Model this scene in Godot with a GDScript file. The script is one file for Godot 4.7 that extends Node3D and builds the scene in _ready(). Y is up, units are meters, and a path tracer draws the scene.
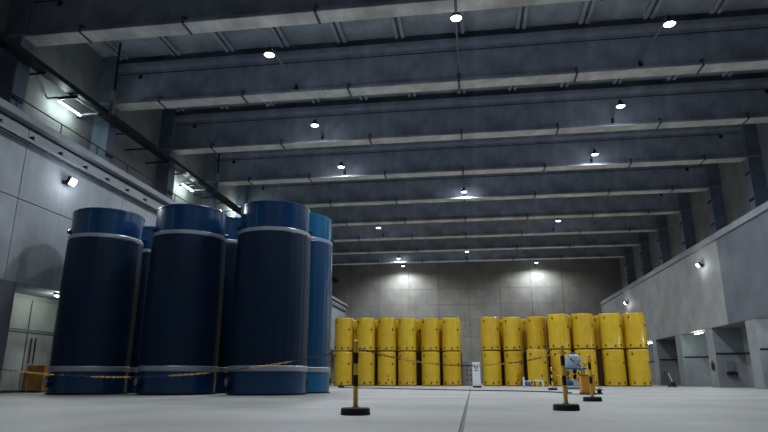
extends Node3D
# Storage hall of precast concrete with tall blue casks and double stacks of yellow drums.
# World: x to the right, y up, z = -distance down the hall. Metres.

const BAY := 5.97
const ENDZ := 72.0

var used := {}
var mats := {}

# ------------------------------------------------------------------ scene tree helpers
func numbered(called: String, parent: Node) -> String:
	var key := str(parent.get_instance_id()) + called
	if used.has(key):
		used[key] += 1
		return "%s_%03d" % [called, used[key]]
	used[key] = 0
	return called

func tag(o: Node, label: String, category: String, group := "") -> Node:
	o.set_meta("label", label)
	o.set_meta("category", category)
	if group != "":
		o.set_meta("group", group)
	return o

func thing(called: String, label: String, category: String, pos := Vector3.ZERO, turn := 0.0, group := "") -> Node3D:
	var o := Node3D.new()
	o.name = numbered(called, self)
	add_child(o, true)
	o.position = pos
	o.rotation.y = turn
	tag(o, label, category, group)
	return o

func obj(called: String, st, m: Material, parent: Node) -> MeshInstance3D:
	var o := MeshInstance3D.new()
	o.name = numbered(called, parent)
	if st is SurfaceTool:
		o.mesh = st.commit()
	else:
		o.mesh = st
	o.material_override = m
	o.cast_shadow = GeometryInstance3D.SHADOW_CASTING_SETTING_ON
	parent.add_child(o, true)
	return o

func struct(called: String, st, m: Material) -> MeshInstance3D:
	var o := obj(called, st, m, self)
	o.set_meta("kind", "structure")
	return o

func dup(src: Node3D, pos: Vector3, turn: float, label: String) -> Node3D:
	var base := str(src.name)
	if base.length() > 4 and base.substr(base.length() - 3).is_valid_int():
		base = base.substr(0, base.length() - 4)
	var r: Node3D = src.duplicate()
	r.name = numbered(base, self)
	add_child(r, true)
	r.position = pos
	r.rotation.y = turn
	r.set_meta("label", label)
	return r

# ------------------------------------------------------------------ mesh helpers
func begin() -> SurfaceTool:
	var st := SurfaceTool.new()
	st.begin(Mesh.PRIMITIVE_TRIANGLES)
	return st

func tri(st: SurfaceTool, a: Vector3, b: Vector3, c: Vector3, na: Vector3, nb: Vector3, nc: Vector3) -> void:
	if (b - a).cross(c - a).dot(na + nb + nc) > 0.0:
		var t := b
		b = c
		c = t
		t = nb
		nb = nc
		nc = t
	st.set_normal(na)
	st.set_uv(Vector2(a.x + a.z, a.y))
	st.add_vertex(a)
	st.set_normal(nb)
	st.set_uv(Vector2(b.x + b.z, b.y))
	st.add_vertex(b)
	st.set_normal(nc)
	st.set_uv(Vector2(c.x + c.z, c.y))
	st.add_vertex(c)

func quad(st: SurfaceTool, a: Vector3, b: Vector3, c: Vector3, d: Vector3, n: Vector3) -> void:
	tri(st, a, b, c, n, n, n)
	tri(st, a, c, d, n, n, n)

func bp(c: Vector3, bas: Basis, h: Vector3, bv: float, sx: int, sy: int, sz: int, ax: int) -> Vector3:
	return c + bas * Vector3(sx * (h.x - (0.0 if ax == 0 else bv)), sy * (h.y - (0.0 if ax == 1 else bv)), sz * (h.z - (0.0 if ax == 2 else bv)))

# a box with chamfered edges
func box(st: SurfaceTool, c: Vector3, s: Vector3, bev := 0.0, bas := Basis()) -> void:
	var h := s * 0.5
	var bv: float = min(bev, min(h.x, min(h.y, h.z)) * 0.9)
	for s1 in [-1, 1]:
		quad(st, bp(c, bas, h, bv, s1, -1, -1, 0), bp(c, bas, h, bv, s1, 1, -1, 0), bp(c, bas, h, bv, s1, 1, 1, 0), bp(c, bas, h, bv, s1, -1, 1, 0), bas * Vector3(s1, 0, 0))
		quad(st, bp(c, bas, h, bv, -1, s1, -1, 1), bp(c, bas, h, bv, 1, s1, -1, 1), bp(c, bas, h, bv, 1, s1, 1, 1), bp(c, bas, h, bv, -1, s1, 1, 1), bas * Vector3(0, s1, 0))
		quad(st, bp(c, bas, h, bv, -1, -1, s1, 2), bp(c, bas, h, bv, 1, -1, s1, 2), bp(c, bas, h, bv, 1, 1, s1, 2), bp(c, bas, h, bv, -1, 1, s1, 2), bas * Vector3(0, 0, s1))
	if bv <= 0.0:
		return
	for s1 in [-1, 1]:
		for s2 in [-1, 1]:
			quad(st, bp(c, bas, h, bv, s1, s2, -1, 0), bp(c, bas, h, bv, s1, s2, 1, 0), bp(c, bas, h, bv, s1, s2, 1, 1), bp(c, bas, h, bv, s1, s2, -1, 1), bas * Vector3(s1, s2, 0).normalized())
			quad(st, bp(c, bas, h, bv, s1, -1, s2, 0), bp(c, bas, h, bv, s1, 1, s2, 0), bp(c, bas, h, bv, s1, 1, s2, 2), bp(c, bas, h, bv, s1, -1, s2, 2), bas * Vector3(s1, 0, s2).normalized())
			quad(st, bp(c, bas, h, bv, -1, s1, s2, 1), bp(c, bas, h, bv, 1, s1, s2, 1), bp(c, bas, h, bv, 1, s1, s2, 2), bp(c, bas, h, bv, -1, s1, s2, 2), bas * Vector3(0, s1, s2).normalized())
			for s3 in [-1, 1]:
				var n := bas * Vector3(s1, s2, s3).normalized()
				tri(st, bp(c, bas, h, bv, s1, s2, s3, 0), bp(c, bas, h, bv, s1, s2, s3, 1), bp(c, bas, h, bv, s1, s2, s3, 2), n, n, n)

func one_box(c: Vector3, s: Vector3, bev := 0.0, bas := Basis()) -> SurfaceTool:
	var st := begin()
	box(st, c, s, bev, bas)
	return st

# box from minimum and maximum corner
func span(a: Vector3, b: Vector3, bev := 0.0) -> SurfaceTool:
	return one_box((a + b) * 0.5, (b - a).abs(), bev)

# a turned shape: profile of (radius, height), about local y, placed by xf; wave gives each angle its own offset
func lathe(st: SurfaceTool, prof: Array, seg: int, xf := Transform3D(), wave := PackedFloat32Array()) -> void:
	for i in prof.size() - 1:
		var p0: Vector2 = prof[i]
		var p1: Vector2 = prof[i + 1]
		var d := p1 - p0
		if d.length() < 0.00001:
			continue
		var n2 := Vector2(d.y, -d.x).normalized()
		for k in seg:
			var a0 := TAU * k / seg
			var a1 := TAU * (k + 1) / seg
			var w0 := 0.0
			var w1 := 0.0
			var s0 := 0.0
			var s1 := 0.0
			if wave.size() == seg:
				w0 = wave[k]
				w1 = wave[(k + 1) % seg]
				var e := TAU / seg
				s0 = (wave[(k + 1) % seg] - wave[(k - 1 + seg) % seg]) / (2.0 * e)
				s1 = (wave[(k + 2) % seg] - wave[k]) / (2.0 * e)
			var c0 := Vector3(cos(a0), 0, sin(a0))
			var c1 := Vector3(cos(a1), 0, sin(a1))
			var t0 := Vector3(-sin(a0), 0, cos(a0))
			var t1 := Vector3(-sin(a1), 0, cos(a1))
			var rr: float = max(p0.x, 0.01)
			var na := (c0 * n2.x + Vector3(0, n2.y, 0) - t0 * (s0 / rr) * n2.x).normalized()
			var nb := (c1 * n2.x + Vector3(0, n2.y, 0) - t1 * (s1 / rr) * n2.x).normalized()
			na = xf.basis * na
			nb = xf.basis * nb
			var a: Vector3 = xf * (c0 * (p0.x + (w0 if p0.x > 0.01 else 0.0)) + Vector3(0, p0.y, 0))
			var b: Vector3 = xf * (c1 * (p0.x + (w1 if p0.x > 0.01 else 0.0)) + Vector3(0, p0.y, 0))
			var c: Vector3 = xf * (c1 * (p1.x + (w1 if p1.x > 0.01 else 0.0)) + Vector3(0, p1.y, 0))
			var dd: Vector3 = xf * (c0 * (p1.x + (w0 if p1.x > 0.01 else 0.0)) + Vector3(0, p1.y, 0))
			if p0.x > 0.00001:
				tri(st, a, b, c, na, nb, nb)
			if p1.x > 0.00001:
				tri(st, a, c, dd, na, nb, na)

func tube(st: SurfaceTool, pts: Array, r: float, sides := 8) -> void:
	var prev_u := Vector3.ZERO
	var rings := []
	for i in pts.size():
		var d: Vector3
		if i == 0:
			d = pts[1] - pts[0]
		elif i == pts.size() - 1:
			d = pts[i] - pts[i - 1]
		else:
			d = pts[i + 1] - pts[i - 1]
		d = d.normalized()
		var u := prev_u
		if u == Vector3.ZERO:
			u = Vector3.UP if abs(d.y) < 0.9 else Vector3.RIGHT
		u = (u - d * u.dot(d)).normalized()
		prev_u = u
		var v := d.cross(u)
		var ring := []
		for k in sides:
			var a := TAU * k / sides
			ring.append(u * cos(a) + v * sin(a))
		rings.append(ring)
	for i in pts.size() - 1:
		for k in sides:
			var k1 := (k + 1) % sides
			var n0: Vector3 = rings[i][k]
			var n1: Vector3 = rings[i][k1]
			var m0: Vector3 = rings[i + 1][k]
			var m1: Vector3 = rings[i + 1][k1]
			tri(st, pts[i] + n0 * r, pts[i] + n1 * r, pts[i + 1] + m1 * r, n0, n1, m1)
			tri(st, pts[i] + n0 * r, pts[i + 1] + m1 * r, pts[i + 1] + m0 * r, n0, m1, m0)
	for e in [0, pts.size() - 1]:
		var d2: Vector3 = (pts[0] - pts[1]) if e == 0 else (pts[e] - pts[e - 1])
		d2 = d2.normalized()
		for k in range(1, sides - 1):
			tri(st, pts[e] + rings[e][0] * r, pts[e] + rings[e][k] * r, pts[e] + rings[e][k + 1] * r, d2, d2, d2)

func rod(a: Vector3, b: Vector3, r: float, sides := 8) -> SurfaceTool:
	var st := begin()
	tube(st, [a, b], r, sides)
	return st

# outline in (z, y), drawn out along x
func beam_shape(outline: PackedVector2Array, x0: float, x1: float) -> SurfaceTool:
	var st := begin()
	var cen := Vector2.ZERO
	for q in outline:
		cen += q
	cen /= outline.size()
	var area := 0.0
	for i in outline.size():
		area += outline[i].cross(outline[(i + 1) % outline.size()])
	for i in outline.size():
		var a := outline[i]
		var b := outline[(i + 1) % outline.size()]
		var d := (b - a).normalized()
		var n := Vector2(d.y, -d.x) * (1.0 if area > 0 else -1.0)
		quad(st, Vector3(x0, a.y, a.x), Vector3(x1, a.y, a.x), Vector3(x1, b.y, b.x), Vector3(x0, b.y, b.x), Vector3(0, n.y, n.x))
	var idx := Geometry2D.triangulate_polygon(outline)
	for x in [x0, x1]:
		var nn := Vector3(-1 if x == x0 else 1, 0, 0)
		for i in range(0, idx.size(), 3):
			var a := outline[idx[i]]
			var b := outline[idx[i + 1]]
			var c := outline[idx[i + 2]]
			tri(st, Vector3(x, a.y, a.x), Vector3(x, b.y, b.x), Vector3(x, c.y, c.x), nn, nn, nn)
	return st

# ------------------------------------------------------------------ materials
func noise_layer(sd: int, freq: float, w: int, h: int, oct := 4) -> PackedByteArray:
	var n := FastNoiseLite.new()
	n.seed = sd
	n.noise_type = FastNoiseLite.TYPE_SIMPLEX_SMOOTH
	n.frequency = freq
	n.fractal_octaves = oct
	var im := n.get_seamless_image(w, h)
	im.convert(Image.FORMAT_L8)
	if w != 512 or h != 512:
		im.resize(512, 512, Image.INTERPOLATE_CUBIC)
	return im.get_data()

# concrete: broad blotches, vertical runs from the formwork, speckle
func concrete_maps(sd: int, blotch: float, runs: float, speck: float) -> Array:
	var a := noise_layer(sd, 0.006, 512, 512)
	var b := noise_layer(sd + 1, 0.03, 512, 16, 3)
	var c := noise_layer(sd + 2, 0.09, 512, 512, 3)
	var px := PackedByteArray()
	px.resize(512 * 512)
	for i in 512 * 512:
		var v := 225.0 + (a[i] - 128) * blotch + (b[i] - 128) * runs + (c[i] - 128) * speck
		px[i] = int(clamp(v, 0.0, 255.0))
	var im := Image.create_from_data(512, 512, false, Image.FORMAT_L8, px)
	im.convert(Image.FORMAT_RGB8)
	im.generate_mipmaps()
	var nm := Image.create_from_data(512, 512, false, Image.FORMAT_L8, c)
	nm.convert(Image.FORMAT_RGBA8)
	nm.bump_map_to_normal_map(1.0)
	nm.generate_mipmaps()
	return [ImageTexture.create_from_image(im), ImageTexture.create_from_image(nm)]

func surf(maps: Array, col: Color, rough: float, tile: float, ns := 0.3) -> StandardMaterial3D:
	var m := StandardMaterial3D.new()
	m.albedo_color = col
	m.albedo_texture = maps[0]
	m.roughness = rough
	m.normal_enabled = ns > 0.0
	if ns > 0.0:
		m.normal_texture = maps[1]
		m.normal_scale = ns
	m.uv1_triplanar = true
	m.uv1_world_triplanar = true
	m.uv1_scale = Vector3.ONE / tile
	return m

func plain(col: Color, rough := 0.6, metal := 0.0) -> StandardMaterial3D:
	var m := StandardMaterial3D.new()
	m.albedo_color = col
	m.roughness = rough
	m.metallic = metal
	return m

func glow(col: Color, e: float) -> StandardMaterial3D:
	var m := StandardMaterial3D.new()
	m.albedo_color = Color(0.9, 0.9, 0.9)
	m.emission_enabled = true
	m.emission = col
	m.emission_energy_multiplier = e
	return m

func make_materials() -> void:
	var cw := concrete_maps(11, 0.16, 0.05, 0.06)
	var cg := concrete_maps(31, 0.22, 0.04, 0.10)
	var fl := concrete_maps(51, 0.16, 0.0, 0.06)
	mats.wall = surf(cw, Color(0.555, 0.58, 0.605), 0.7, 7.0)
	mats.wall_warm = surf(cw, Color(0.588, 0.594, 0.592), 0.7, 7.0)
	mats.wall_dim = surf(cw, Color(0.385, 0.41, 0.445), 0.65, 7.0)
	mats.wall_pale = surf(cw, Color(0.60, 0.615, 0.60), 0.7, 7.0)
	mats.upper = surf(cw, Color(0.58, 0.59, 0.60), 0.8, 6.0)
	mats.back = surf(cw, Color(0.56, 0.55, 0.52), 0.8, 8.0)
	mats.girder = surf(cg, Color(0.63, 0.665, 0.73), 0.85, 5.0)
	mats.soffit = surf(cg, Color(0.93, 0.92, 0.90), 0.7, 5.0)
	mats.slab = surf(cg, Color(0.75, 0.785, 0.82), 0.85, 6.0)
	mats.rib = surf(cg, Color(0.80, 0.81, 0.82), 0.8, 6.0)
	mats.column = surf(cg, Color(0.48, 0.54, 0.62), 0.85, 5.0)
	mats.ledge = surf(cw, Color(0.55, 0.57, 0.59), 0.8, 6.0)
	mats.floor = surf(fl, Color(0.655, 0.655, 0.64), 0.6, 9.0, 0.12)
	mats.joint = plain(Color(0.42, 0.435, 0.45), 0.8)
	mats.strap = plain(Color(0.31, 0.33, 0.37), 0.6)
	mats.steel_dark = plain(Color(0.13, 0.15, 0.18), 0.5, 0.4)
	mats.steel = plain(Color(0.55, 0.58, 0.62), 0.45, 0.6)
	mats.galv = plain(Color(0.42, 0.445, 0.47), 0.55, 0.2)
	mats.black = plain(Color(0.035, 0.04, 0.055), 0.55)
	mats.rubber = plain(Color(0.05, 0.055, 0.09), 0.7)
	mats.yellow = plain(Color(0.95, 0.76, 0.28), 0.45)
	mats.white = plain(Color(0.82, 0.83, 0.84), 0.5)
	mats.grey = plain(Color(0.47, 0.48, 0.49), 0.6)
	mats.drum = surf(concrete_maps(71, 0.08, 0.03, 0.03), Color(0.90, 0.755, 0.20), 0.26, 3.0, 0.0)
	mats.drum_b = surf(concrete_maps(71, 0.08, 0.03, 0.03), Color(0.88, 0.72, 0.18), 0.28, 3.0, 0.0)
	mats.drum_gap_shade = plain(Color(0.34, 0.24, 0.17), 0.7)  # dark brown stands in for the shade in the gaps between lower drums
	mats.lug = plain(Color(0.12, 0.11, 0.07), 0.6)
	mats.red = plain(Color(0.55, 0.16, 0.06), 0.6)
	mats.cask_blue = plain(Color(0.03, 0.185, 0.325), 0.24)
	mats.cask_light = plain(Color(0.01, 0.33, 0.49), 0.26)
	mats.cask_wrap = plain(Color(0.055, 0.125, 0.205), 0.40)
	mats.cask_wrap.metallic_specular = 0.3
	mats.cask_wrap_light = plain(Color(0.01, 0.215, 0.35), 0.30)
	mats.band = plain(Color(0.58, 0.61, 0.66), 0.35, 0.45)
	mats.wood = surf(concrete_maps(91, 0.3, 0.4, 0.1), Color(0.62, 0.42, 0.20), 0.7, 1.2, 0.0)
	mats.orange = plain(Color(0.86, 0.58, 0.20), 0.6)
	mats.lamp = glow(Color(0.95, 0.98, 1.0), 9.0)
	mats.flood = glow(Color(0.90, 0.97, 1.0), 9.0)
	mats.fluoro = glow(Color(0.90, 1.0, 0.96), 5.0)
	mats.blue = plain(Color(0.13, 0.38, 0.68), 0.45)
	var g := plain(Color(0.78, 0.86, 0.93, 0.45), 0.25)
	g.transparency = BaseMaterial3D.TRANSPARENCY_ALPHA
	mats.clear = g

# ------------------------------------------------------------------ lights
const LAMP_COL := Color(0.94, 0.97, 1.0)
var lamp_energy := 52.0

func bay_lamp_mesh(t: Node3D) -> void:
	var st := begin()
	lathe(st, [Vector2(0.0, 0.34), Vector2(0.07, 0.34), Vector2(0.09, 0.22), Vector2(0.13, 0.19), Vector2(0.235, 0.02), Vector2(0.235, 0.0), Vector2(0.21, 0.0), Vector2(0.12, 0.14), Vector2(0.0, 0.14)], 24)
	obj("housing", st, mats.steel_dark, t)
	st = begin()
	lathe(st, [Vector2(0.0, -0.045), Vector2(0.11, -0.035), Vector2(0.18, -0.012), Vector2(0.205, 0.01), Vector2(0.0, 0.012)], 24)
	obj("diffuser", st, mats.lamp, t)

func spot(parent: Node, pos: Vector3, dir_deg: Vector3, e: float, ang: float, size: float, col := LAMP_COL) -> void:
	var l := SpotLight3D.new()
	l.name = numbered("light", parent)
	parent.add_child(l, true)
	l.position = pos
	l.rotation_degrees = dir_deg
	l.light_energy = e
	l.light_color = col
	l.spot_angle = ang
	l.spot_angle_attenuation = 0.6
	l.spot_range = 90.0
	l.spot_attenuation = 2.0
	l.light_size = size
	l.shadow_enabled = true

func omni(parent: Node, pos: Vector3, e: float, size: float, col := LAMP_COL) -> void:
	var l := OmniLight3D.new()
	l.name = numbered("light", parent)
	parent.add_child(l, true)
	l.position = pos
	l.light_energy = e
	l.light_color = col
	l.omni_range = 90.0
	l.omni_attenuation = 2.0
	l.light_size = size
	l.shadow_enabled = true

# lamp at x, distance d; arm reaches back to the girder whose front is at distance gd
func bay_lamp(x: float, y: float, d: float, gd: float, label: String) -> void:
	var t := thing("high_bay_lamp", label, "lamp", Vector3(x, y, -d), 0.0, "lamps on arms under the roof girders")
	bay_lamp_mesh(t)
	var reach := gd - d
	var st := begin()
	tube(st, [Vector3(0, 0.33, 0.0), Vector3(0, 0.40, -0.05), Vector3(0, 13.62 - y, -reach - 0.22)], 0.035, 8)
	obj("arm", st, mats.galv, t)
	obj("bracket", one_box(Vector3(0, 13.56 - y, -reach - 0.18), Vector3(0.15, 0.24, 0.12), 0.02), mats.steel_dark, t)
	spot(t, Vector3(0, -0.09, 0), Vector3(-90, 0, 0), lamp_energy * ((0.8 if x < -1.0 else 0.45) if d < 15.0 else 1.0), 84.0, 0.3)
	omni(t, Vector3(0, -0.09, 0), lamp_energy * 0.02, 0.2)

# ------------------------------------------------------------------ the hall
func girder_z(n: int) -> float:
	return 24.17 + BAY * n

const ORD := ["first", "second", "third", "fourth", "fifth", "sixth", "seventh", "eighth", "ninth", "tenth", "eleventh", "twelfth", "thirteenth"]

func build_shell() -> void:
	# floor: two long slabs with a dark filled joint on the hall's centre line
	var fo := struct("floor", span(Vector3(-17.6, -0.5, 4.0), Vector3(17.6, -0.02, -73.0)), mats.joint)
	obj("floor_slab", span(Vector3(-17.5, -0.02, 3.9), Vector3(-0.150, 0.0, -ENDZ), 0.004), mats.floor, fo)
	obj("floor_slab", span(Vector3(-0.105, -0.02, 3.9), Vector3(17.5, 0.0, -ENDZ), 0.004), mats.floor, fo)

	# ceiling: ribbed panels between the girders, a closed deck above
	var ce := struct("ceiling", span(Vector3(-18.2, 16.05, 4.2), Vector3(18.2, 16.5, -73.0)), mats.slab)
	var st := begin()
	box(st, Vector3(0, 15.90, 0), Vector3(2.70, 0.14, BAY - 0.12), 0.01)
	for s in [-1, 1]:
		box(st, Vector3(s * 1.22, 15.76, 0), Vector3(0.17, 0.26, BAY - 0.5), 0.02)
	var pm := st.commit()
	for n in range(-2, 8):
		for k in range(-6, 7):
			var o := obj("ceiling_panel", pm, mats.rib if n < -1 else mats.slab, ce)
			o.position = Vector3(k * 2.73 + 1.365, 0, -(girder_z(n) + 0.72 + (BAY - 0.72) * 0.5))
			if k == 6:
				o.position.x = -7 * 2.73 + 1.365 + 0.0

	# side walls: thick lower wall with niches between piers, ledge, set-back upper wall with columns
	for s in [-1, 1]:
		var side := "left" if s < 0 else "right"
		var w := struct("wall_" + side, span(Vector3(s * 17.5, 8.9, 4.0), Vector3(s * 18.1, 16.1, -73.0)), mats.upper)
		obj("lower_wall", span(Vector3(s * 15.1, 3.6, 4.0), Vector3(s * 17.6, 8.95, -ENDZ)), mats.wall, w)
		obj("niche_back", span(Vector3(s * 16.75, 0.0, 4.0), Vector3(s * 17.6, 3.62, -ENDZ)), mats.wall_pale, w)
		if s > 0:
			obj("ledge", span(Vector3(s * 14.9, 8.68, 4.0), Vector3(s * 17.55, 9.07, -ENDZ), 0.02), mats.ledge, w)
		else:
			obj("ledge", span(Vector3(s * 14.75, 9.0, 4.0), Vector3(s * 17.55, 9.27, -ENDZ), 0.02), mats.ledge, w)
		# wall panels in two rows, joints between them
		for k in range(-4, 10):
			var d0 := (17.4 if s < 0 else 38.0 - 4 * BAY) + BAY * k
			var d1 := d0 + BAY
			if d1 > ENDZ + 6.0 or d0 < -6.0:
				continue
			d0 = max(d0, -3.9)
			d1 = min(d1, ENDZ)
			if d1 - d0 < 0.3:
				continue
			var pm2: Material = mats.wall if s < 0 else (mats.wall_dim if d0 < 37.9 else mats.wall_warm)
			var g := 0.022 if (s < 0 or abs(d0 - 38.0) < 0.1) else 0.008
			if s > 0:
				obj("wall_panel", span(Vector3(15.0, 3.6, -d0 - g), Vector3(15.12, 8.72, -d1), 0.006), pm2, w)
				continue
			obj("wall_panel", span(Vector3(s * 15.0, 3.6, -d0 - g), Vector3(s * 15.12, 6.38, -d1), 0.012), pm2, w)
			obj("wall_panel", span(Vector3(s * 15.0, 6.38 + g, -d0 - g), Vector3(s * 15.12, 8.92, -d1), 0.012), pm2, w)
		# piers carrying the lower wall
		for k in range(-5, 8):
			var e := (18.0 if s < 0 else 35.9) + BAY * k
			var wd := 0.7 if s < 0 else 1.15
			if e - wd < -3.9 or e > ENDZ:
				continue
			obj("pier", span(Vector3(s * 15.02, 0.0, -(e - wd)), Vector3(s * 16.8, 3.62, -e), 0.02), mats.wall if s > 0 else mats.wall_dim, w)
		# columns under the girder ends
		for n in range(-3, 8):
			var d := girder_z(n)
			if d < 0.0:
				continue
			obj("column", span(Vector3(s * 16.7, 9.0, -(d + 0.02)), Vector3(s * 17.55, 16.0, -(d + 0.70)), 0.02), mats.column, w)
			for y in [10.7, 12.3]:
				obj("clamp", one_box(Vector3(s * 16.66, y, -(d + 0.30)), Vector3(0.10, 0.12, 0.50), 0.015), mats.steel_dark, w)
	# back wall of large panels
	var wb := struct("wall_back", span(Vector3(-18.2, -0.3, -ENDZ - 0.08), Vector3(18.2, 16.5, -ENDZ - 0.6)), mats.joint)
	for r in 8:
		for c in range(-5, 5):
			var y0 := 0.0 if r == 0 else 1.55 + (r - 1) * 1.88 + 1.88 * 0.0
			var y1 := 1.55 + r * 1.88
			if y1 > 15.0:
				y1 = 16.0
			obj("wall_panel", span(Vector3(c * 3.62 + 0.02, y0 + 0.02, -ENDZ), Vector3(c * 3.62 + 3.6, y1, -ENDZ - 0.1), 0.012), mats.back, wb)
	struct("wall_front", span(Vector3(-18.2, -0.3, 3.9), Vector3(18.2, 16.5, 4.5)), mats.wall)

func build_girders() -> void:
	var outline := PackedVector2Array([Vector2(-0, 13.225), Vector2(0, 13.33), Vector2(-0.24, 13.36), Vector2(-0.24, 15.06), Vector2(-0.06, 15.18), Vector2(-0.06, 15.4), Vector2(-0.36, 15.46), Vector2(-0.36, 15.9), Vector2(-0.36, 15.9), Vector2(-0.36, 15.46), Vector2(-0.66, 15.4), Vector2(-0.66, 15.18), Vector2(-0.48, 15.06), Vector2(-0.48, 13.36), Vector2(-0.72, 13.33), Vector2(-0.72, 13.225)])
	var body := beam_shape(outline, -17.5, 17.5).commit()
	var plate := one_box(Vector3(0, 13.21, -0.36), Vector3(33.3, 0.04, 0.74), 0.01).commit()
	var st := begin()
	for z in [0.02, -0.74]:
		box(st, Vector3(0, 13.35, z), Vector3(0.10, 0.32, 0.03), 0.006)
	box(st, Vector3(0, 13.175, -0.36), Vector3(0.10, 0.03, 0.79), 0.006)
	box(st, Vector3(0, 13.49, -0.11), Vector3(0.10, 0.04, 0.28), 0.006)
	var strap := st.commit()
	st = begin()
	tube(st, [Vector3(-16.6, 14.86, -0.22), Vector3(16.6, 14.86, -0.22)], 0.018, 6)
	var conduit := st.commit()
	st = begin()
	lathe(st, [Vector2(0.0, 0.03), Vector2(0.09, 0.03), Vector2(0.12, 0.0), Vector2(0.12, -0.05)], 14, Transform3D(Basis(Vector3.RIGHT, PI / 2), Vector3(0, 14.72, -0.23)))
	var cap := st.commit()
	for n in range(-2, 8):
		var i := n + 1
		var where: String = "overhead concrete roof girder out of the picture, carrying the lamps before the nearest visible one" if n == -2 else "%s concrete roof girder counted from the camera, with a pale underside and dark straps" % ORD[max(i, 0)]
		if n == -1:
			where = "nearest concrete roof girder, crossing the top left corner above the ribbed ceiling panels"
		if n == 7:
			where = "farthest concrete roof girder, thin line just in front of the back wall"
		var t := thing("roof_girder", where, "girder", Vector3(0, 0, -girder_z(n)), 0.0, "concrete girders across the hall roof")
		obj("body", body, mats.girder, t)
		obj("soffit_plate", plate, mats.soffit, t)
		obj("conduit", conduit, mats.steel_dark, t)
		for x in [-14.25, -10.12, -5.10, -0.1, 4.95, 10.07, 14.3]:
			var o := obj("strap", strap, mats.strap, t)
			o.position.x = x
		for x in [-15.5, 15.5]:
			var o := obj("cap", cap, mats.black, t)
			o.position.x = x

func build_lamps() -> void:
	var gf := girder_z(0)
	bay_lamp(-7.6, 13.05, 20.6, gf, "left of the three nearest ceiling lamps, on a slanting arm above the blue casks")
	bay_lamp(-0.1, 13.30, 19.5, gf, "centre lamp of the nearest row, at the picture's top edge on a straight arm")
	bay_lamp(7.65, 13.05, 20.6, gf, "right of the three nearest ceiling lamps, on a slanting arm near the top right")
	var rows := [[-7.82, 28.65, 1, "second row lamp left of the hall centre, above the blue casks"],
		[7.78, 28.55, 1, "second row lamp right of the hall centre, high on the right"],
		[-7.79, 35.2, 2, "third row lamp left of the hall centre, against a dark girder web"],
		[7.8, 35.2, 2, "third row lamp right of the hall centre, against a dark girder web"],
		[-0.1, 41.6, 3, "lone lamp in the hall centre lighting the girder underside right beside it"],
		[-7.82, 51.2, 5, "small far lamp left of centre, between the middle and the far girders"],
		[7.76, 51.0, 5, "small far lamp right of centre, between the middle and the far girders"],
		[-0.08, 62.8, 7, "small far lamp on the hall centre line, above the gap between the yellow stacks"],
		[-7.7, 65.5, 7, "far left lamp glowing against the farthest girder"]]
	for r in rows:
		bay_lamp(r[0], 13.53, r[1], girder_z(r[2]), r[3])
	for q in [[-7.6, "on the left"], [-0.1, "in the middle"]]:
		bay_lamp(q[0], 13.05, 8.7, girder_z(-2), "lamp overhead %s, out of the picture before the nearest girder" % q[1])
	bay_lamp(-7.7, 13.53, 70.1, ENDZ - 0.25, "farthest left lamp making a pool of light on the back wall")
	bay_lamp(7.85, 13.53, 70.2, ENDZ - 0.25, "farthest right lamp making a pool of light on the back wall")

func floodlight(s: int, y: float, d: float, label: String) -> void:
	var t := thing("wall_floodlight", label, "lamp", Vector3(s * 15.0, y, -d), 0.0, "floodlights on the side walls")
	obj("mount", one_box(Vector3(-s * 0.06, 0, 0), Vector3(0.12, 0.16, 0.12), 0.015), mats.steel_dark, t)
	var bas := Basis(Vector3(0, 0, 1), s * 0.5)
	obj("housing", one_box(Vector3(-s * 0.22, 0.02, 0), Vector3(0.18, 0.30, 0.36), 0.03, bas), mats.steel_dark, t)
	obj("lens", one_box(Vector3(-s * 0.22, 0.02, 0) + bas * Vector3(-s * 0.10, 0, 0), Vector3(0.04, 0.26, 0.32), 0.01, bas), mats.flood, t)
	omni(t, Vector3(-s * 0.55, -0.10, 0), 1.1, 0.15)
	spot(t, Vector3(-s * 0.42, -0.02, 0), Vector3(-25, 90 * s, 0), 14.0, 78.0, 0.15)

func tube_lamp(pos: Vector3, label: String, length: float, e: float) -> void:
	var t := thing("tube_lamp", label, "lamp", pos, 0.0, "")
	obj("body", one_box(Vector3(0, 0.05, 0), Vector3(0.14, 0.07, length), 0.015), mats.galv, t)
	obj("tube", rod(Vector3(0, -0.01, -length * 0.48), Vector3(0, -0.01, length * 0.48), 0.035), mats.fluoro, t)
	for s in [-1, 0, 1]:
		omni(t, Vector3(0, -0.09, s * length * 0.33), e / 3.0, 0.05, Color(0.95, 1.0, 0.97))

# frame hung from the cable tray, tube on its wall side
func frame_lamp(d: float, label: String, y := 11.95) -> void:
	var t := thing("frame_lamp", label, "lamp", Vector3(-16.2, y, -d), 0.0, "tube lamps on frames by the cable tray")
	var l := 1.55
	if y > 12.2:
		for s in [-0.6, 0.6]:
			obj("post", rod(Vector3(0.03, 12.2 - y, s), Vector3(0.03, 0.05, s), 0.03), mats.steel, t)
	for s in [-1, 1]:
		obj("arm", one_box(Vector3(-0.37, 0.03, s * l * 0.5), Vector3(0.78, 0.06, 0.06), 0.01), mats.steel_dark if s > 0 else mats.steel, t)
	obj("rail", one_box(Vector3(0.03, 0.05, 0), Vector3(0.09, 0.07, l), 0.015), mats.steel, t)
	obj("body", one_box(Vector3(-0.78, 0.03, 0), Vector3(0.10, 0.07, l), 0.015), mats.steel, t)
	obj("tube", rod(Vector3(-0.80, -0.04, -l * 0.48), Vector3(-0.80, -0.04, l * 0.48), 0.04), mats.fluoro, t)
	for s in [-1, 0, 1]:
		omni(t, Vector3(-0.82, -0.12, s * l * 0.33), 0.65, 0.05, Color(0.92, 1.0, 0.97))

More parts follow.
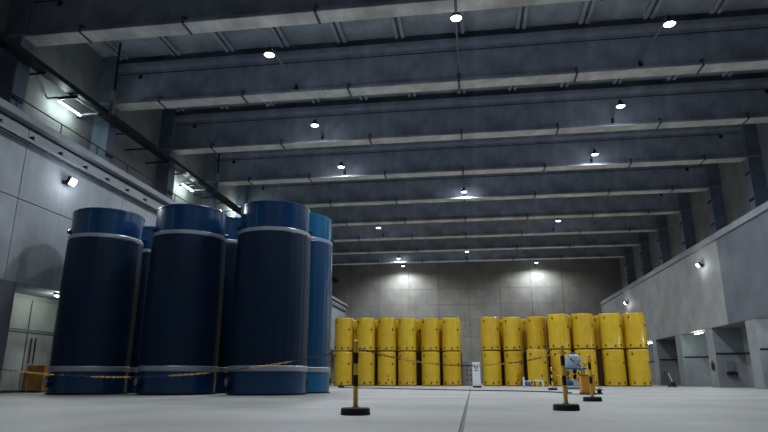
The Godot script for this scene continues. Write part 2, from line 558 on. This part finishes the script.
func build_gallery() -> void:
	# cable tray along the left wall with arms to the wall
	var t := thing("cable_tray", "long dark cable tray running high along the left wall under the girders", "cable tray", Vector3(-16.2, 12.1, 0))
	var st := begin()
	box(st, Vector3(0, 0, -37.0), Vector3(0.46, 0.03, 70.0), 0.005)
	for s in [-1, 1]:
		box(st, Vector3(s * 0.23, 0.09, -37.0), Vector3(0.025, 0.22, 70.0), 0.004)
	obj("tray", st, mats.steel_dark, t)
	var d := 5.0
	while d < 71.0:
		obj("arm", one_box(Vector3(-0.60, -0.06, -d), Vector3(1.42, 0.07, 0.07), 0.01), mats.steel_dark, t)
		d += 2.0
	st = begin()
	for k in 3:
		tube(st, [Vector3(-0.09 + k * 0.08, 0.05, -2.5), Vector3(-0.09 + k * 0.08, 0.05, -71.5)], 0.03, 6)
	obj("cables", st, mats.black, t)
	for h in [[23.05, "hanger rod with a pale sleeve holding the cable tray by the nearest frame lamp", 15.9], [34.75, "hanger rod with a pale sleeve holding the cable tray by the second frame lamp", 15.9]]:
		var p := thing("tray_hanger", h[1], "hanger", Vector3(-15.86, 12.1, -h[0]), 0.0, "hangers of the cable tray")
		obj("rod", rod(Vector3(0, 0.0, 0), Vector3(0, 3.7, 0), 0.05), mats.steel_dark, p)
		obj("sleeve", one_box(Vector3(0, 0.62, 0), Vector3(0.20, 1.2, 0.20), 0.02), mats.galv, p)
	frame_lamp(21.8, "nearest tube lamp on a hung frame, lighting the upper left wall panel")
	frame_lamp(33.1, "second tube lamp on a hung frame, left wall above the second cask")
	frame_lamp(41.5, "third tube lamp on a hung frame, glowing between the second and third cask tops", 12.95)
	# railing on the ledge
	var r := thing("railing", "thin dark steel railing along the ledge of the left wall", "railing", Vector3(-16.0, 9.27, 0))
	d = 3.4
	while d < 71.0:
		obj("post", rod(Vector3(0, 0, -d), Vector3(0, 1.12, -d), 0.025, 6), mats.steel_dark, r)
		d += 2.4
	obj("top_rail", rod(Vector3(0, 1.12, -1.0), Vector3(0, 1.12, -71.6), 0.028, 6), mats.steel_dark, r)
	obj("mid_rail", rod(Vector3(0, 0.62, -1.0), Vector3(0, 0.62, -71.6), 0.02, 6), mats.steel_dark, r)
	# busbar below the ledge
	var b := thing("busbar", "pale metal busbar trunking on brackets just below the left ledge", "busbar", Vector3(-14.9, 8.45, 0))
	obj("trunking", one_box(Vector3(0, 0, -36.0), Vector3(0.16, 0.13, 71.0), 0.02), mats.galv, b)
	obj("bar", one_box(Vector3(0.02, -0.14, -36.0), Vector3(0.06, 0.05, 71.0), 0.01), mats.steel_dark, b)
	d = 4.0
	while d < 71.0:
		obj("bracket", one_box(Vector3(-0.01, 0.10, -d), Vector3(0.16, 0.22, 0.08), 0.01), mats.steel_dark, b)
		obj("clip", one_box(Vector3(0.0, 0.0, -d - 0.75), Vector3(0.19, 0.16, 0.05), 0.01), mats.steel, b)
		d += 1.5
	# floodlights
	floodlight(-1, 7.70, 19.6, "bright floodlight on the left wall above the blue casks")
	floodlight(1, 7.60, 40.6, "nearer floodlight on the right wall")
	floodlight(1, 7.5, 60.0, "farther floodlight on the right wall, above the yellow stacks")
	# lamps under the lintels
	tube_lamp(Vector3(15.35, 3.50, -43.9), "tube lamp under the lintel of the pale lit niche on the right", 1.6, 2.5)
	tube_lamp(Vector3(15.35, 3.50, -55.4), "tube lamp under the right lintel beside the last yellow stack", 1.6, 2.5)
	tube_lamp(Vector3(-15.3, 3.50, -20.75), "tube lamp under the left lintel beside the first blue cask", 0.9, 1.5)
	tube_lamp(Vector3(15.35, 3.50, -32.4), "tube lamp under the right lintel at the picture's right edge", 1.6, 2.0)

# ------------------------------------------------------------------ casks
var folds: FastNoiseLite

func cask(x: float, d: float, light: bool, dh: float, label: String) -> void:
	var t := thing("storage_cask", label, "cask", Vector3(x, 0, -d), atan(-x / d), "tall blue storage casks")
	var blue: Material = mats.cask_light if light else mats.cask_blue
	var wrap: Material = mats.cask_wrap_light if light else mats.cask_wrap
	var st := begin()
	lathe(st, [Vector2(0, 0.0), Vector2(1.28, 0.0), Vector2(1.28, 0.025), Vector2(0, 0.03)], 48)
	obj("base_plate", st, mats.steel_dark, t)
	st = begin()
	lathe(st, [Vector2(1.198, 0.025), Vector2(1.240, 0.05), Vector2(1.240, 0.74), Vector2(1.219, 0.76)], 72)
	obj("foot", st, blue, t)
	st = begin()
	lathe(st, [Vector2(1.219, 0.72), Vector2(1.265, 0.72), Vector2(1.276, 0.74), Vector2(1.276, 0.87), Vector2(1.265, 0.89), Vector2(1.219, 0.89)], 72)
	obj("lower_band", st, mats.band, t)
	st = begin()
	var off := x * 3.0
	var wv := PackedFloat32Array()
	for k in 200:
		var an := TAU * k / 200.0
		wv.append(0.012 * folds.get_noise_2d(cos(an) * 60.0 + off, sin(an) * 60.0) + 0.004 * folds.get_noise_2d(cos(an) * 220.0, sin(an) * 220.0 + off))
	lathe(st, [Vector2(1.209, 0.86), Vector2(1.245, 0.9), Vector2(1.255, 2.2), Vector2(1.255, 3.6), Vector2(1.235, 5.14 + dh), Vector2(1.225, 5.165 + dh), Vector2(1.136, 5.17 + dh)], 200, Transform3D(), wv)
	obj("wrapped_body", st, wrap, t)
	st = begin()
	lathe(st, [Vector2(1.14, 5.16 + dh), Vector2(1.228, 5.16 + dh), Vector2(1.238, 5.175 + dh), Vector2(1.238, 5.27 + dh), Vector2(1.228, 5.29 + dh), Vector2(1.14, 5.30 + dh)], 72)
	obj("upper_band", st, mats.band, t)
	st = begin()
	lathe(st, [Vector2(1.167, 5.29 + dh), Vector2(1.183, 5.31 + dh), Vector2(1.183, 6.1 + dh), Vector2(1.198, 6.11 + dh), Vector2(1.198, 6.17 + dh), Vector2(1.178, 6.2 + dh), Vector2(1.095, 6.2 + dh), Vector2(1.064, 6.15 + dh), Vector2(0, 6.15 + dh)], 72)
	obj("collar", st, blue, t)
	# upright welds on the collar
	for k in 4:
		var a := k * PI / 2 + 0.55
		var bas := Basis(Vector3.UP, -a)
		obj("weld_strip", one_box(bas * Vector3(1.183, 5.70 + dh, 0), Vector3(0.018, 0.78, 0.035), 0.006, bas), mats.cask_light, t)
	# lifting trunnions, upper and lower
	for lev in [[5.46 + dh, 1.18, 0.07, 0.07, 0.12], [0.40, 1.23, 0.15, 0.12, 0.42]]:
		for k in 2:
			var a: float = k * PI + lev[4]
			var bas := Basis(Vector3.UP, a) * Basis(Vector3(0, 0, 1), -PI / 2)
			var base := Basis(Vector3.UP, a) * Vector3(lev[1] - 0.03, lev[0], 0)
			st = begin()
			lathe(st, [Vector2(lev[2] * 1.35, 0.0), Vector2(lev[2] * 1.35, 0.06), Vector2(lev[2], 0.07), Vector2(lev[2], lev[3]), Vector2(lev[2] * 1.15, lev[3] + 0.01), Vector2(lev[2] * 1.15, lev[3] + 0.05), Vector2(lev[2] * 0.9, lev[3] + 0.06), Vector2(0, lev[3] + 0.06)], 24, Transform3D(bas, base))
			var tr := obj("trunnion", st, blue if lev[0] > 1.0 else mats.cask_wrap, t)
			st = begin()
			lathe(st, [Vector2(lev[2] * 0.8, 0.0), Vector2(lev[2] * 0.8, 0.015), Vector2(0, 0.02)], 20, Transform3D(bas, base + Basis(Vector3.UP, a) * Vector3(lev[3] + 0.06, 0, 0)))
			obj("end_cap", st, blue if lev[0] > 1.0 else mats.band, tr)

func build_casks() -> void:
	folds = FastNoiseLite.new()
	folds.seed = 5
	folds.frequency = 0.08
	cask(-12.84, 19.35, false, 0.0, "leftmost dark blue cask in the front row, nearest the left wall")
	cask(-9.66, 19.35, false, 0.0, "middle dark blue cask of the front row of three")
	cask(-6.58, 19.35, false, 0.0, "right dark blue cask of the front row, the largest in view")
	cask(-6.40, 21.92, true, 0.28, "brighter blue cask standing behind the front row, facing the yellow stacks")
	cask(-9.45, 21.98, false, 0.28, "back row blue cask whose collar shows between the middle and right front casks")
	cask(-12.6, 22.0, false, 0.0, "back row blue cask mostly hidden behind the left front casks")

# ------------------------------------------------------------------ yellow drums
func make_drum(dia: float, label: String, pos: Vector3, m: Material, dots: bool, called := "yellow_drum") -> Node3D:
	var t := thing(called, label, "drum", pos, 0.0, "drums stacked two high before the back wall")
	var r := dia * 0.5
	var st := begin()
	lathe(st, [Vector2(0, 0.03), Vector2(r - 0.05, 0.03), Vector2(r, 0.07), Vector2(r, 1.70), Vector2(r - 0.012, 1.71), Vector2(r - 0.012, 1.725), Vector2(r, 1.735), Vector2(r, 2.46), Vector2(r - 0.01, 2.51), Vector2(r - 0.04, 2.545), Vector2(r - 0.09, 2.56), Vector2(0, 2.56)], 40)
	obj("body", st, m, t)
	st = begin()
	lathe(st, [Vector2(r - 0.16, 0.0), Vector2(r - 0.06, 0.0), Vector2(r - 0.06, 0.05)], 32)
	obj("foot_ring", st, mats.lug, t)
	st = begin()
	lathe(st, [Vector2(r - 0.10, 2.55), Vector2(r - 0.10, 2.58), Vector2(r - 0.16, 2.58), Vector2(r - 0.16, 2.55)], 32)
	obj("top_ring", st, mats.lug, t)
	st = begin()
	box(st, Vector3(r + 0.012, 0, 0), Vector3(0.05, 0.14, 0.12), 0.012)
	var lug := st.commit()
	for q in [[-0.72, 2.22], [-0.78, 0.24], [0.08, 0.20], [0.82, 1.62], [0.72, 0.26], [2.5, 2.22], [-2.4, 0.26]]:
		var o := obj("lug", lug, mats.lug, t)
		var a: float = -PI / 2 + q[0]
		o.transform = Transform3D(Basis(Vector3.UP, a), Vector3(0, q[1], 0))
	if dots:
		for y in [0.42, 0.72]:
			var bas := Basis(Vector3.UP, -PI / 2 + 0.30)
			obj("label_mark", one_box(bas * Vector3(r + 0.004, y, 0), Vector3(0.012, 0.12, 0.12), 0.004, bas), mats.red, t)
	return t

func build_drums() -> void:
	var left := [[-9.95, 47.1], [-8.22, 47.35], [-6.58, 47.6], [-5.00, 47.8], [-3.18, 48.1], [-1.55, 48.3]]
	var right := [[1.50, 47.95], [3.18, 48.2], [5.0, 48.1], [6.50, 46.45], [8.20, 46.35], [10.18, 46.45], [11.86, 46.35]]
	var protos := {}
	for blk in [[left, "left", 1.43], [right, "right", 1.43]]:
		var spots: Array = blk[0]
		for i in spots.size():
			var dia: float = blk[2]
			if blk[1] == "right" and i >= 3:
				dia = 1.53
			for row in 2:
				for lev in 2:
					var dist: float = spots[i][1] + row * (dia + 0.32)
					var left_block: bool = blk[1] == "left"
					var back_shift: float = [0.24, 0.24, 0.24, 0.38, 0.24, 0.06][i] if left_block else [0.0, -0.26, -0.26, 0.05, -0.05, -0.26, -0.26][i]
					var pos := Vector3(spots[i][0] + row * back_shift, lev * 2.60, -dist)
					var brown: bool = row == 1 and lev == 0  # lower drums behind: gap shade is put into their colour
					var lab := "%s %s drum of the %s stack from the left in the %s block, %s" % ["upper" if lev == 1 else "lower", "shade-brown" if brown else "yellow", ORD[i], blk[1], "front row" if row == 0 else "row behind"]
					var dots: bool = lev == 0 and row == 0 and ((left_block and i == 2) or (not left_block and i == 1))
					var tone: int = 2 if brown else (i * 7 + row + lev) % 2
					var key := "%.2f_%s_%d" % [dia, dots, tone]
					if not protos.has(key):
						protos[key] = make_drum(dia, lab, pos, [mats.drum, mats.drum_b, mats.drum_gap_shade][tone], dots, "gap_shade_drum" if brown else "yellow_drum")
					else:
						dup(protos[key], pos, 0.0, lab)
	make_drum(1.40, "single yellow drum standing alone in front of the third stack of the right block", Vector3(4.66, 0, -45.5), mats.drum_b, true)

# ------------------------------------------------------------------ barrier posts and chain
func barrier_post(x: float, d: float, label: String) -> void:
	var t := thing("barrier_post", label, "post", Vector3(x, 0, -d), 0.0, "yellow and black barrier posts")
	var st := begin()
	lathe(st, [Vector2(0, 0.0), Vector2(0.205, 0.0), Vector2(0.212, 0.01), Vector2(0.205, 0.085), Vector2(0.19, 0.098), Vector2(0.06, 0.10), Vector2(0.05, 0.11), Vector2(0, 0.11)], 12)
	obj("base", st, mats.rubber, t)
	var ys := [0.10, 0.385, 0.54, 0.695, 0.85, 1.0]
	for i in 5:
		st = begin()
		lathe(st, [Vector2(0, ys[i]), Vector2(0.034, ys[i]), Vector2(0.034, ys[i + 1]), Vector2(0, ys[i + 1])], 16)
		obj("yellow_band" if i % 2 == 0 else "black_band", st, mats.yellow if i % 2 == 0 else mats.black, t)
	st = begin()
	lathe(st, [Vector2(0.036, 0.985), Vector2(0.036, 1.005), Vector2(0.026, 1.02), Vector2(0, 1.028)], 16)
	obj("cap", st, mats.yellow, t)
	for s in [-1, 1]:
		st = begin()
		tube(st, [Vector3(s * 0.02, 0.90, 0), Vector3(s * 0.055, 0.895, 0), Vector3(s * 0.062, 0.915, 0)], 0.007, 6)
		obj("hook", st, mats.black, t)

# plastic chain in alternating yellow and black lengths, sagging between two points
func chain(a: Vector3, b: Vector3, sag: float, label: String, first_black: bool, section := 0.645) -> void:
	var t := thing("barrier_chain", label, "chain", Vector3.ZERO, 0.0, "plastic barrier chains between the posts")
	var pitch := 0.048
	var n := int(a.distance_to(b) * 1.01 / pitch)
	var per := int(section / pitch)
	var st := begin()
	var cnt := 0
	var sec := 0
	for i in n:
		var f0 := float(i) / n
		var f1 := float(i + 1) / n
		var p0 := a.lerp(b, f0) - Vector3(0, sag * 4.0 * f0 * (1.0 - f0), 0)
		var p1 := a.lerp(b, f1) - Vector3(0, sag * 4.0 * f1 * (1.0 - f1), 0)
		var d := (p1 - p0).normalized()
		var side := d.cross(Vector3.UP).normalized()
		if i % 2 == 0:
			side = d.cross(side).normalized()
		var c := (p0 + p1) * 0.5
		var h := pitch * 0.68
		var pts := []
		for k in 9:
			var an := TAU * k / 8.0
			pts.append(c + d * cos(an) * h + side * sin(an) * 0.011)
		tube(st, pts, 0.0045, 5)
		cnt += 1
		if cnt == per or i == n - 1:
			var blk := (sec % 2 == 0) == first_black
			obj("black_links" if blk else "yellow_links", st, mats.black if blk else mats.yellow, t)
			st = begin()
			cnt = 0
			sec += 1

func build_barriers() -> void:
	barrier_post(-1.64, 8.65, "near barrier post left of the floor joint, beside the casks")
	barrier_post(1.47, 10.35, "nearest barrier post on the right, in front of the trolley")
	barrier_post(2.66, 14.6, "second barrier post on the right, behind the nearest one and before the orange box")
	barrier_post(3.62, 29.3, "far barrier post right of the centre, in front of the lone yellow drum")
	barrier_post(-8.85, 8.6, "barrier post at the left end of the chain before the casks")
	chain(Vector3(-8.785, 0.90, -8.6), Vector3(-1.70, 0.90, -8.65), 0.39, "black and yellow plastic chain sagging in front of the blue casks", true)
	chain(Vector3(-1.58, 0.90, -8.65), Vector3(1.41, 0.90, -10.35), 0.22, "black and yellow plastic chain crossing in front of the yellow stacks", true)
	chain(Vector3(1.53, 0.90, -10.35), Vector3(2.60, 0.90, -14.6), 0.14, "short chain between the two right barrier posts", false)
	chain(Vector3(2.68, 0.90, -14.66), Vector3(3.60, 0.90, -29.24), 0.35, "chain running away from the second right post to the far post", false)

# ------------------------------------------------------------------ small things on the floor
func wheel(parent: Node, pos: Vector3, r: float, w: float) -> void:
	var st := begin()
	var xf := Transform3D(Basis(Vector3(0, 0, 1), PI / 2), pos)
	lathe(st, [Vector2(0, -w * 0.5), Vector2(r * 0.8, -w * 0.5), Vector2(r, -w * 0.3), Vector2(r, w * 0.3), Vector2(r * 0.8, w * 0.5), Vector2(0, w * 0.5)], 18, xf)
	var o := obj("wheel", st, mats.black, parent)
	st = begin()
	lathe(st, [Vector2(0, -w * 0.56), Vector2(r * 0.4, -w * 0.56), Vector2(r * 0.4, w * 0.56), Vector2(0, w * 0.56)], 12, xf)
	obj("hub", st, mats.steel, o)

func build_small() -> void:
	# trolley with a clear tank on top
	var t := thing("machine_trolley", "small wheeled machine with a clear tank on a blue frame before the yellow stacks", "trolley", Vector3(3.47, 0, -22.0))
	obj("chassis", one_box(Vector3(0, 0.20, 0), Vector3(0.78, 0.10, 0.60), 0.02), mats.steel, t)
	for s in [[-1, -1], [1, -1], [-1, 1], [1, 1]]:
		wheel(t, Vector3(s[0] * 0.32, 0.09, s[1] * 0.24), 0.09, 0.05)
		obj("frame_leg", one_box(Vector3(s[0] * 0.30, 0.52, s[1] * 0.22), Vector3(0.05, 0.60, 0.05), 0.008), mats.steel, t)
	obj("pump", one_box(Vector3(0.05, 0.36, 0.05), Vector3(0.30, 0.24, 0.30), 0.04), mats.white, t)
	var st := begin()
	lathe(st, [Vector2(0, -0.14), Vector2(0.09, -0.14), Vector2(0.10, -0.1), Vector2(0.10, 0.12), Vector2(0.05, 0.15), Vector2(0, 0.15)], 20, Transform3D(Basis(Vector3(1, 0, 0), PI / 2), Vector3(-0.2, 0.36, 0.10)))
	obj("motor", st, mats.blue, t)
	obj("panel_box", one_box(Vector3(-0.28, 0.62, 0.16), Vector3(0.20, 0.30, 0.12), 0.02), mats.wood, t)
	st = begin()
	tube(st, [Vector3(0.10, 0.45, 0.2), Vector3(0.16, 0.60, 0.26), Vector3(0.10, 0.72, 0.22), Vector3(0.02, 0.80, 0.1)], 0.025, 8)
	obj("hose", st, mats.black, t)
	obj("top_deck", one_box(Vector3(0.02, 0.84, 0), Vector3(0.74, 0.07, 0.56), 0.02), mats.blue, t)
	st = begin()
	lathe(st, [Vector2(0, 0.88), Vector2(0.25, 0.88), Vector2(0.27, 0.92), Vector2(0.27, 1.24), Vector2(0.22, 1.29), Vector2(0.10, 1.31), Vector2(0, 1.31)], 28)
	obj("tank", st, mats.clear, t)
	st = begin()
	lathe(st, [Vector2(0, 0.885), Vector2(0.245, 0.885), Vector2(0.255, 0.92), Vector2(0.255, 1.12), Vector2(0, 1.12)], 28)
	obj("liquid", st, plain(Color(0.55, 0.66, 0.76), 0.3), t)
	st = begin()
	lathe(st, [Vector2(0.10, 1.30), Vector2(0.10, 1.35), Vector2(0, 1.36)], 16)
	obj("lid", st, mats.blue, t)
	# orange box beside it
	t = thing("orange_box", "orange box on a dark pallet beside the wheeled machine", "box", Vector3(3.66, 0, -20.8))
	obj("box_body", one_box(Vector3(0, 0.33, 0), Vector3(0.42, 0.52, 0.40), 0.02), mats.orange, t)
	obj("lid", one_box(Vector3(0, 0.605, 0), Vector3(0.44, 0.04, 0.42), 0.012), mats.wood, t)
	obj("pallet", one_box(Vector3(0, 0.035, 0), Vector3(0.46, 0.07, 0.44), 0.01), mats.wood, t)
	t = thing("cable_drum", "small dark reel on the floor right of the orange box", "reel", Vector3(4.18, 0, -21.6))
	st = begin()
	lathe(st, [Vector2(0, 0.0), Vector2(0.12, 0.0), Vector2(0.12, 0.03), Vector2(0.07, 0.04), Vector2(0.07, 0.12), Vector2(0.12, 0.13), Vector2(0.12, 0.16), Vector2(0, 0.16)], 20)
	obj("spool", st, mats.black, t)
	obj("handle", rod(Vector3(0, 0.15, 0), Vector3(0.05, 0.22, 0), 0.012), mats.steel_dark, t)
	# hose on the floor
	st = begin()
	var pts := []
	var way := [Vector3(-7.3, 0, -34.9), Vector3(-5.6, 0, -32.9), Vector3(-3.9, 0, -31.2), Vector3(-2.2, 0, -29.3), Vector3(-0.5, 0, -27.6), Vector3(1.4, 0, -26.2), Vector3(2.6, 0, -24.6), Vector3(3.2, 0, -23.2), Vector3(3.4, 0, -22.45)]
	for i in way.size() - 1:
		for k in 6:
			var p: Vector3 = way[i].cubic_interpolate(way[i + 1], way[max(i - 1, 0)], way[min(i + 2, way.size() - 1)], k / 6.0)
			pts.append(p + Vector3(0, 0.022, 0))
	pts.append(way[way.size() - 1] + Vector3(0, 0.03, 0))
	tube(st, pts, 0.022, 8)
	tag(obj("floor_hose", st, mats.steel_dark, self), "thin dark hose lying across the floor to the wheeled machine", "hose")
	t = thing("hose_coupling", "small dark coupling at the far end of the hose near the light blue cask", "coupling", Vector3(-7.5, 0, -35.1))
	obj("block", one_box(Vector3(0, 0.08, 0), Vector3(0.34, 0.16, 0.26), 0.03), mats.steel_dark, t)
	obj("knob", rod(Vector3(0, 0.15, 0), Vector3(0, 0.26, 0), 0.04), mats.steel_dark, t)
	# information stand and grey cabinet between the blocks of drums
	t = thing("sign_stand", "white sign board with a round black emblem on a dark foot between the drum blocks", "sign", Vector3(0.24, 0, -37.0))
	obj("foot", one_box(Vector3(0.02, 0.05, 0), Vector3(0.50, 0.10, 0.40), 0.02), mats.black, t)
	obj("board", one_box(Vector3(0, 0.78, 0), Vector3(0.46, 1.36, 0.05), 0.01), mats.white, t)
	st = begin()
	lathe(st, [Vector2(0.07, 0.0), Vector2(0.07, 0.008), Vector2(0.11, 0.008), Vector2(0.11, 0.0)], 24, Transform3D(Basis(Vector3.RIGHT, PI / 2), Vector3(0, 1.18, 0.025)))
	lathe(st, [Vector2(0.035, 0.0), Vector2(0.035, 0.008), Vector2(0, 0.008)], 16, Transform3D(Basis(Vector3.RIGHT, PI / 2), Vector3(0, 1.18, 0.025)))
	box(st, Vector3(0, 0.98, 0.029), Vector3(0.22, 0.05, 0.008))
	obj("emblem", st, mats.black, t)
	t = thing("grey_cabinet", "low grey cabinet with dark sockets behind the white sign board", "cabinet", Vector3(-0.36, 0, -49.5))
	obj("body", one_box(Vector3(0, 0.95, 0), Vector3(0.90, 1.86, 0.6), 0.03), mats.grey, t)
	obj("plinth", one_box(Vector3(0, 0.03, 0), Vector3(0.84, 0.06, 0.54), 0.01), mats.steel_dark, t)
	for x in [-0.02, 0.26]:
		for y in [0.45, 0.8, 1.15, 1.5]:
			obj("socket", one_box(Vector3(x, y, 0.305), Vector3(0.10, 0.12, 0.04), 0.015), mats.steel_dark, t)
	# two white pieces of equipment at the foot of the right block
	t = thing("white_cart", "small white and dark cart at the foot of the second right stack", "cart", Vector3(3.62, 0, -42.8))
	obj("panel", one_box(Vector3(-0.20, 0.34, 0), Vector3(0.10, 0.60, 0.40), 0.02), mats.white, t)
	obj("shelf", one_box(Vector3(0.06, 0.36, 0), Vector3(0.44, 0.06, 0.40), 0.015), mats.white, t)
	obj("box", one_box(Vector3(0.06, 0.20, 0), Vector3(0.38, 0.22, 0.34), 0.03), mats.blue, t)
	for s in [-1, 1]:
		wheel(t, Vector3(s * 0.2, 0.05, 0.17), 0.05, 0.04)
	t = thing("white_chair", "small white bench frame in front of the lone yellow drum", "bench", Vector3(4.42, 0, -43.0))
	obj("seat", one_box(Vector3(0, 0.40, 0), Vector3(0.60, 0.08, 0.36), 0.02), mats.white, t)
	obj("side_panel", one_box(Vector3(0.26, 0.20, 0), Vector3(0.10, 0.38, 0.34), 0.02), mats.white, t)
	for s in [-1, 1]:
		obj("leg", one_box(Vector3(-0.25, 0.18, s * 0.14), Vector3(0.05, 0.37, 0.05), 0.01), mats.black, t)
	# wooden crate by the left niche
	t = thing("wooden_crate", "brown wooden crate standing in the left niche beside the first cask", "crate", Vector3(-16.15, 0, -21.35))
	obj("crate_body", one_box(Vector3(0, 0.52, 0), Vector3(0.72, 0.92, 0.70), 0.01), mats.wood, t)
	for s in [-1, 1]:
		obj("skid", one_box(Vector3(s * 0.26, 0.03, 0), Vector3(0.10, 0.06, 0.70), 0.005), mats.wood, t)
	for y in [0.12, 0.94]:
		obj("batten", one_box(Vector3(0, y, 0.36), Vector3(0.74, 0.09, 0.03), 0.006), mats.wood, t)
	for s in [-1, 1]:
		obj("batten", one_box(Vector3(s * 0.32, 0.53, 0.36), Vector3(0.09, 0.73, 0.03), 0.006), mats.wood, t)
	# pale cladding and doors inside the left niche
	t = thing("niche_door", "pale steel double door with transom and bar handles in the left niche", "door", Vector3(-16.68, 0, -20.9))
	for r in [[0.08, 2.16], [2.28, 3.40]]:
		for q in [[-1.5, -0.06], [-0.0, 1.55], [1.61, 2.6]]:
			obj("leaf", span(Vector3(0, r[0], -q[0] - 0.0), Vector3(0.06, r[1], -q[1]), 0.012), mats.wall_pale, t)
	obj("transom", span(Vector3(0, 2.18, 1.5), Vector3(0.09, 2.26, -2.6), 0.01), mats.galv, t)
	for z in [-0.16, -0.40]:
		obj("bar_handle", rod(Vector3(0.12, 1.05, z), Vector3(0.12, 2.0, z), 0.025), mats.steel_dark, t)
	# things in the right niches
	t = thing("extinguisher", "dark red fire extinguisher hanging on the pale pier right of the lit niche", "extinguisher", Vector3(14.92, 1.02, -41.1))
	st = begin()
	lathe(st, [Vector2(0, 0.0), Vector2(0.075, 0.0), Vector2(0.085, 0.03), Vector2(0.085, 0.42), Vector2(0.05, 0.50), Vector2(0.03, 0.52), Vector2(0, 0.53)], 20)
	obj("cylinder", st, plain(Color(0.33, 0.05, 0.04), 0.4), t)
	obj("valve", one_box(Vector3(0, 0.55, 0), Vector3(0.05, 0.07, 0.14), 0.012), mats.black, t)
	obj("bracket", one_box(Vector3(0.045, 0.30, 0), Vector3(0.07, 0.05, 0.18), 0.01), mats.steel_dark, t)
	st = begin()
	tube(st, [Vector3(0, 0.54, 0.06), Vector3(-0.02, 0.44, 0.12), Vector3(-0.02, 0.2, 0.11)], 0.014, 6)
	obj("hose", st, mats.black, t)
	t = thing("wall_basin", "grey wall box with a dark lower tray in the dark right niche", "basin", Vector3(15.78, 0.75, -40.62))
	obj("back_board", one_box(Vector3(0, 0.50, 0.0), Vector3(0.50, 0.62, 0.06), 0.015), mats.galv, t)
	obj("tray", one_box(Vector3(0, 0.06, 0.14), Vector3(0.56, 0.20, 0.34), 0.03), mats.black, t)
	t = thing("sack_trolley", "small dark hand trolley with a white pole before the far right niche", "trolley", Vector3(11.95, 0, -39.7))
	obj("plate", one_box(Vector3(0.05, 0.05, 0.1), Vector3(0.42, 0.04, 0.30), 0.01), mats.black, t)
	for s in [-1, 1]:
		wheel(t, Vector3(s * 0.18, 0.10, -0.06), 0.10, 0.05)
		obj("frame", rod(Vector3(s * 0.12, 0.08, 0), Vector3(s * 0.12 - 0.22, 0.88, -0.1), 0.02), mats.white if s > 0 else mats.black, t)
	obj("handle", rod(Vector3(-0.36, 0.88, -0.1), Vector3(-0.08, 0.88, -0.1), 0.022), mats.black, t)
	obj("sack", one_box(Vector3(0.02, 0.22, 0.1), Vector3(0.30, 0.26, 0.22), 0.06), mats.rubber, t)
	# rails along the right niches
	t = thing("pipe_rail", "thin dark pipe running along the backs of the right wall niches", "pipe", Vector3(16.68, 2.02, 0))
	obj("pipe", rod(Vector3(0, 0, -10.0), Vector3(0, 0, -70.0), 0.05), mats.steel_dark, t)
	for k in 5:
		var e := 35.9 + BAY * k - 1.15
		obj("jamb_pipe", rod(Vector3(-1.6, 0, -e + 0.04), Vector3(0.05, 0, -e + 0.04), 0.045), mats.steel_dark, t)
	for k in 20:
		obj("clip", one_box(Vector3(0.03, 0, -11.0 - 3.0 * k), Vector3(0.10, 0.12, 0.06), 0.01), mats.steel, t)

func _ready() -> void:
	var cam := Camera3D.new()
	cam.name = "camera"
	add_child(cam)
	cam.position = Vector3(0, 0.48, 0)
	cam.rotation_degrees = Vector3(15.28, 8.13, 0)
	cam.fov = 39.75
	cam.near = 0.05
	cam.far = 300.0
	cam.current = true
	var we := WorldEnvironment.new()
	we.name = "environment"
	var env := Environment.new()
	env.background_mode = Environment.BG_COLOR
	env.background_color = Color(0.02, 0.03, 0.05)
	env.tonemap_mode = Environment.TONE_MAPPER_LINEAR
	env.tonemap_exposure = 1.0
	env.sdfgi_enabled = true
	env.ssao_enabled = true
	env.ssil_enabled = true
	we.environment = env
	add_child(we)
	make_materials()
	build_shell()
	build_girders()
	build_lamps()
	build_gallery()
	build_casks()
	build_drums()
	build_barriers()
	build_small()
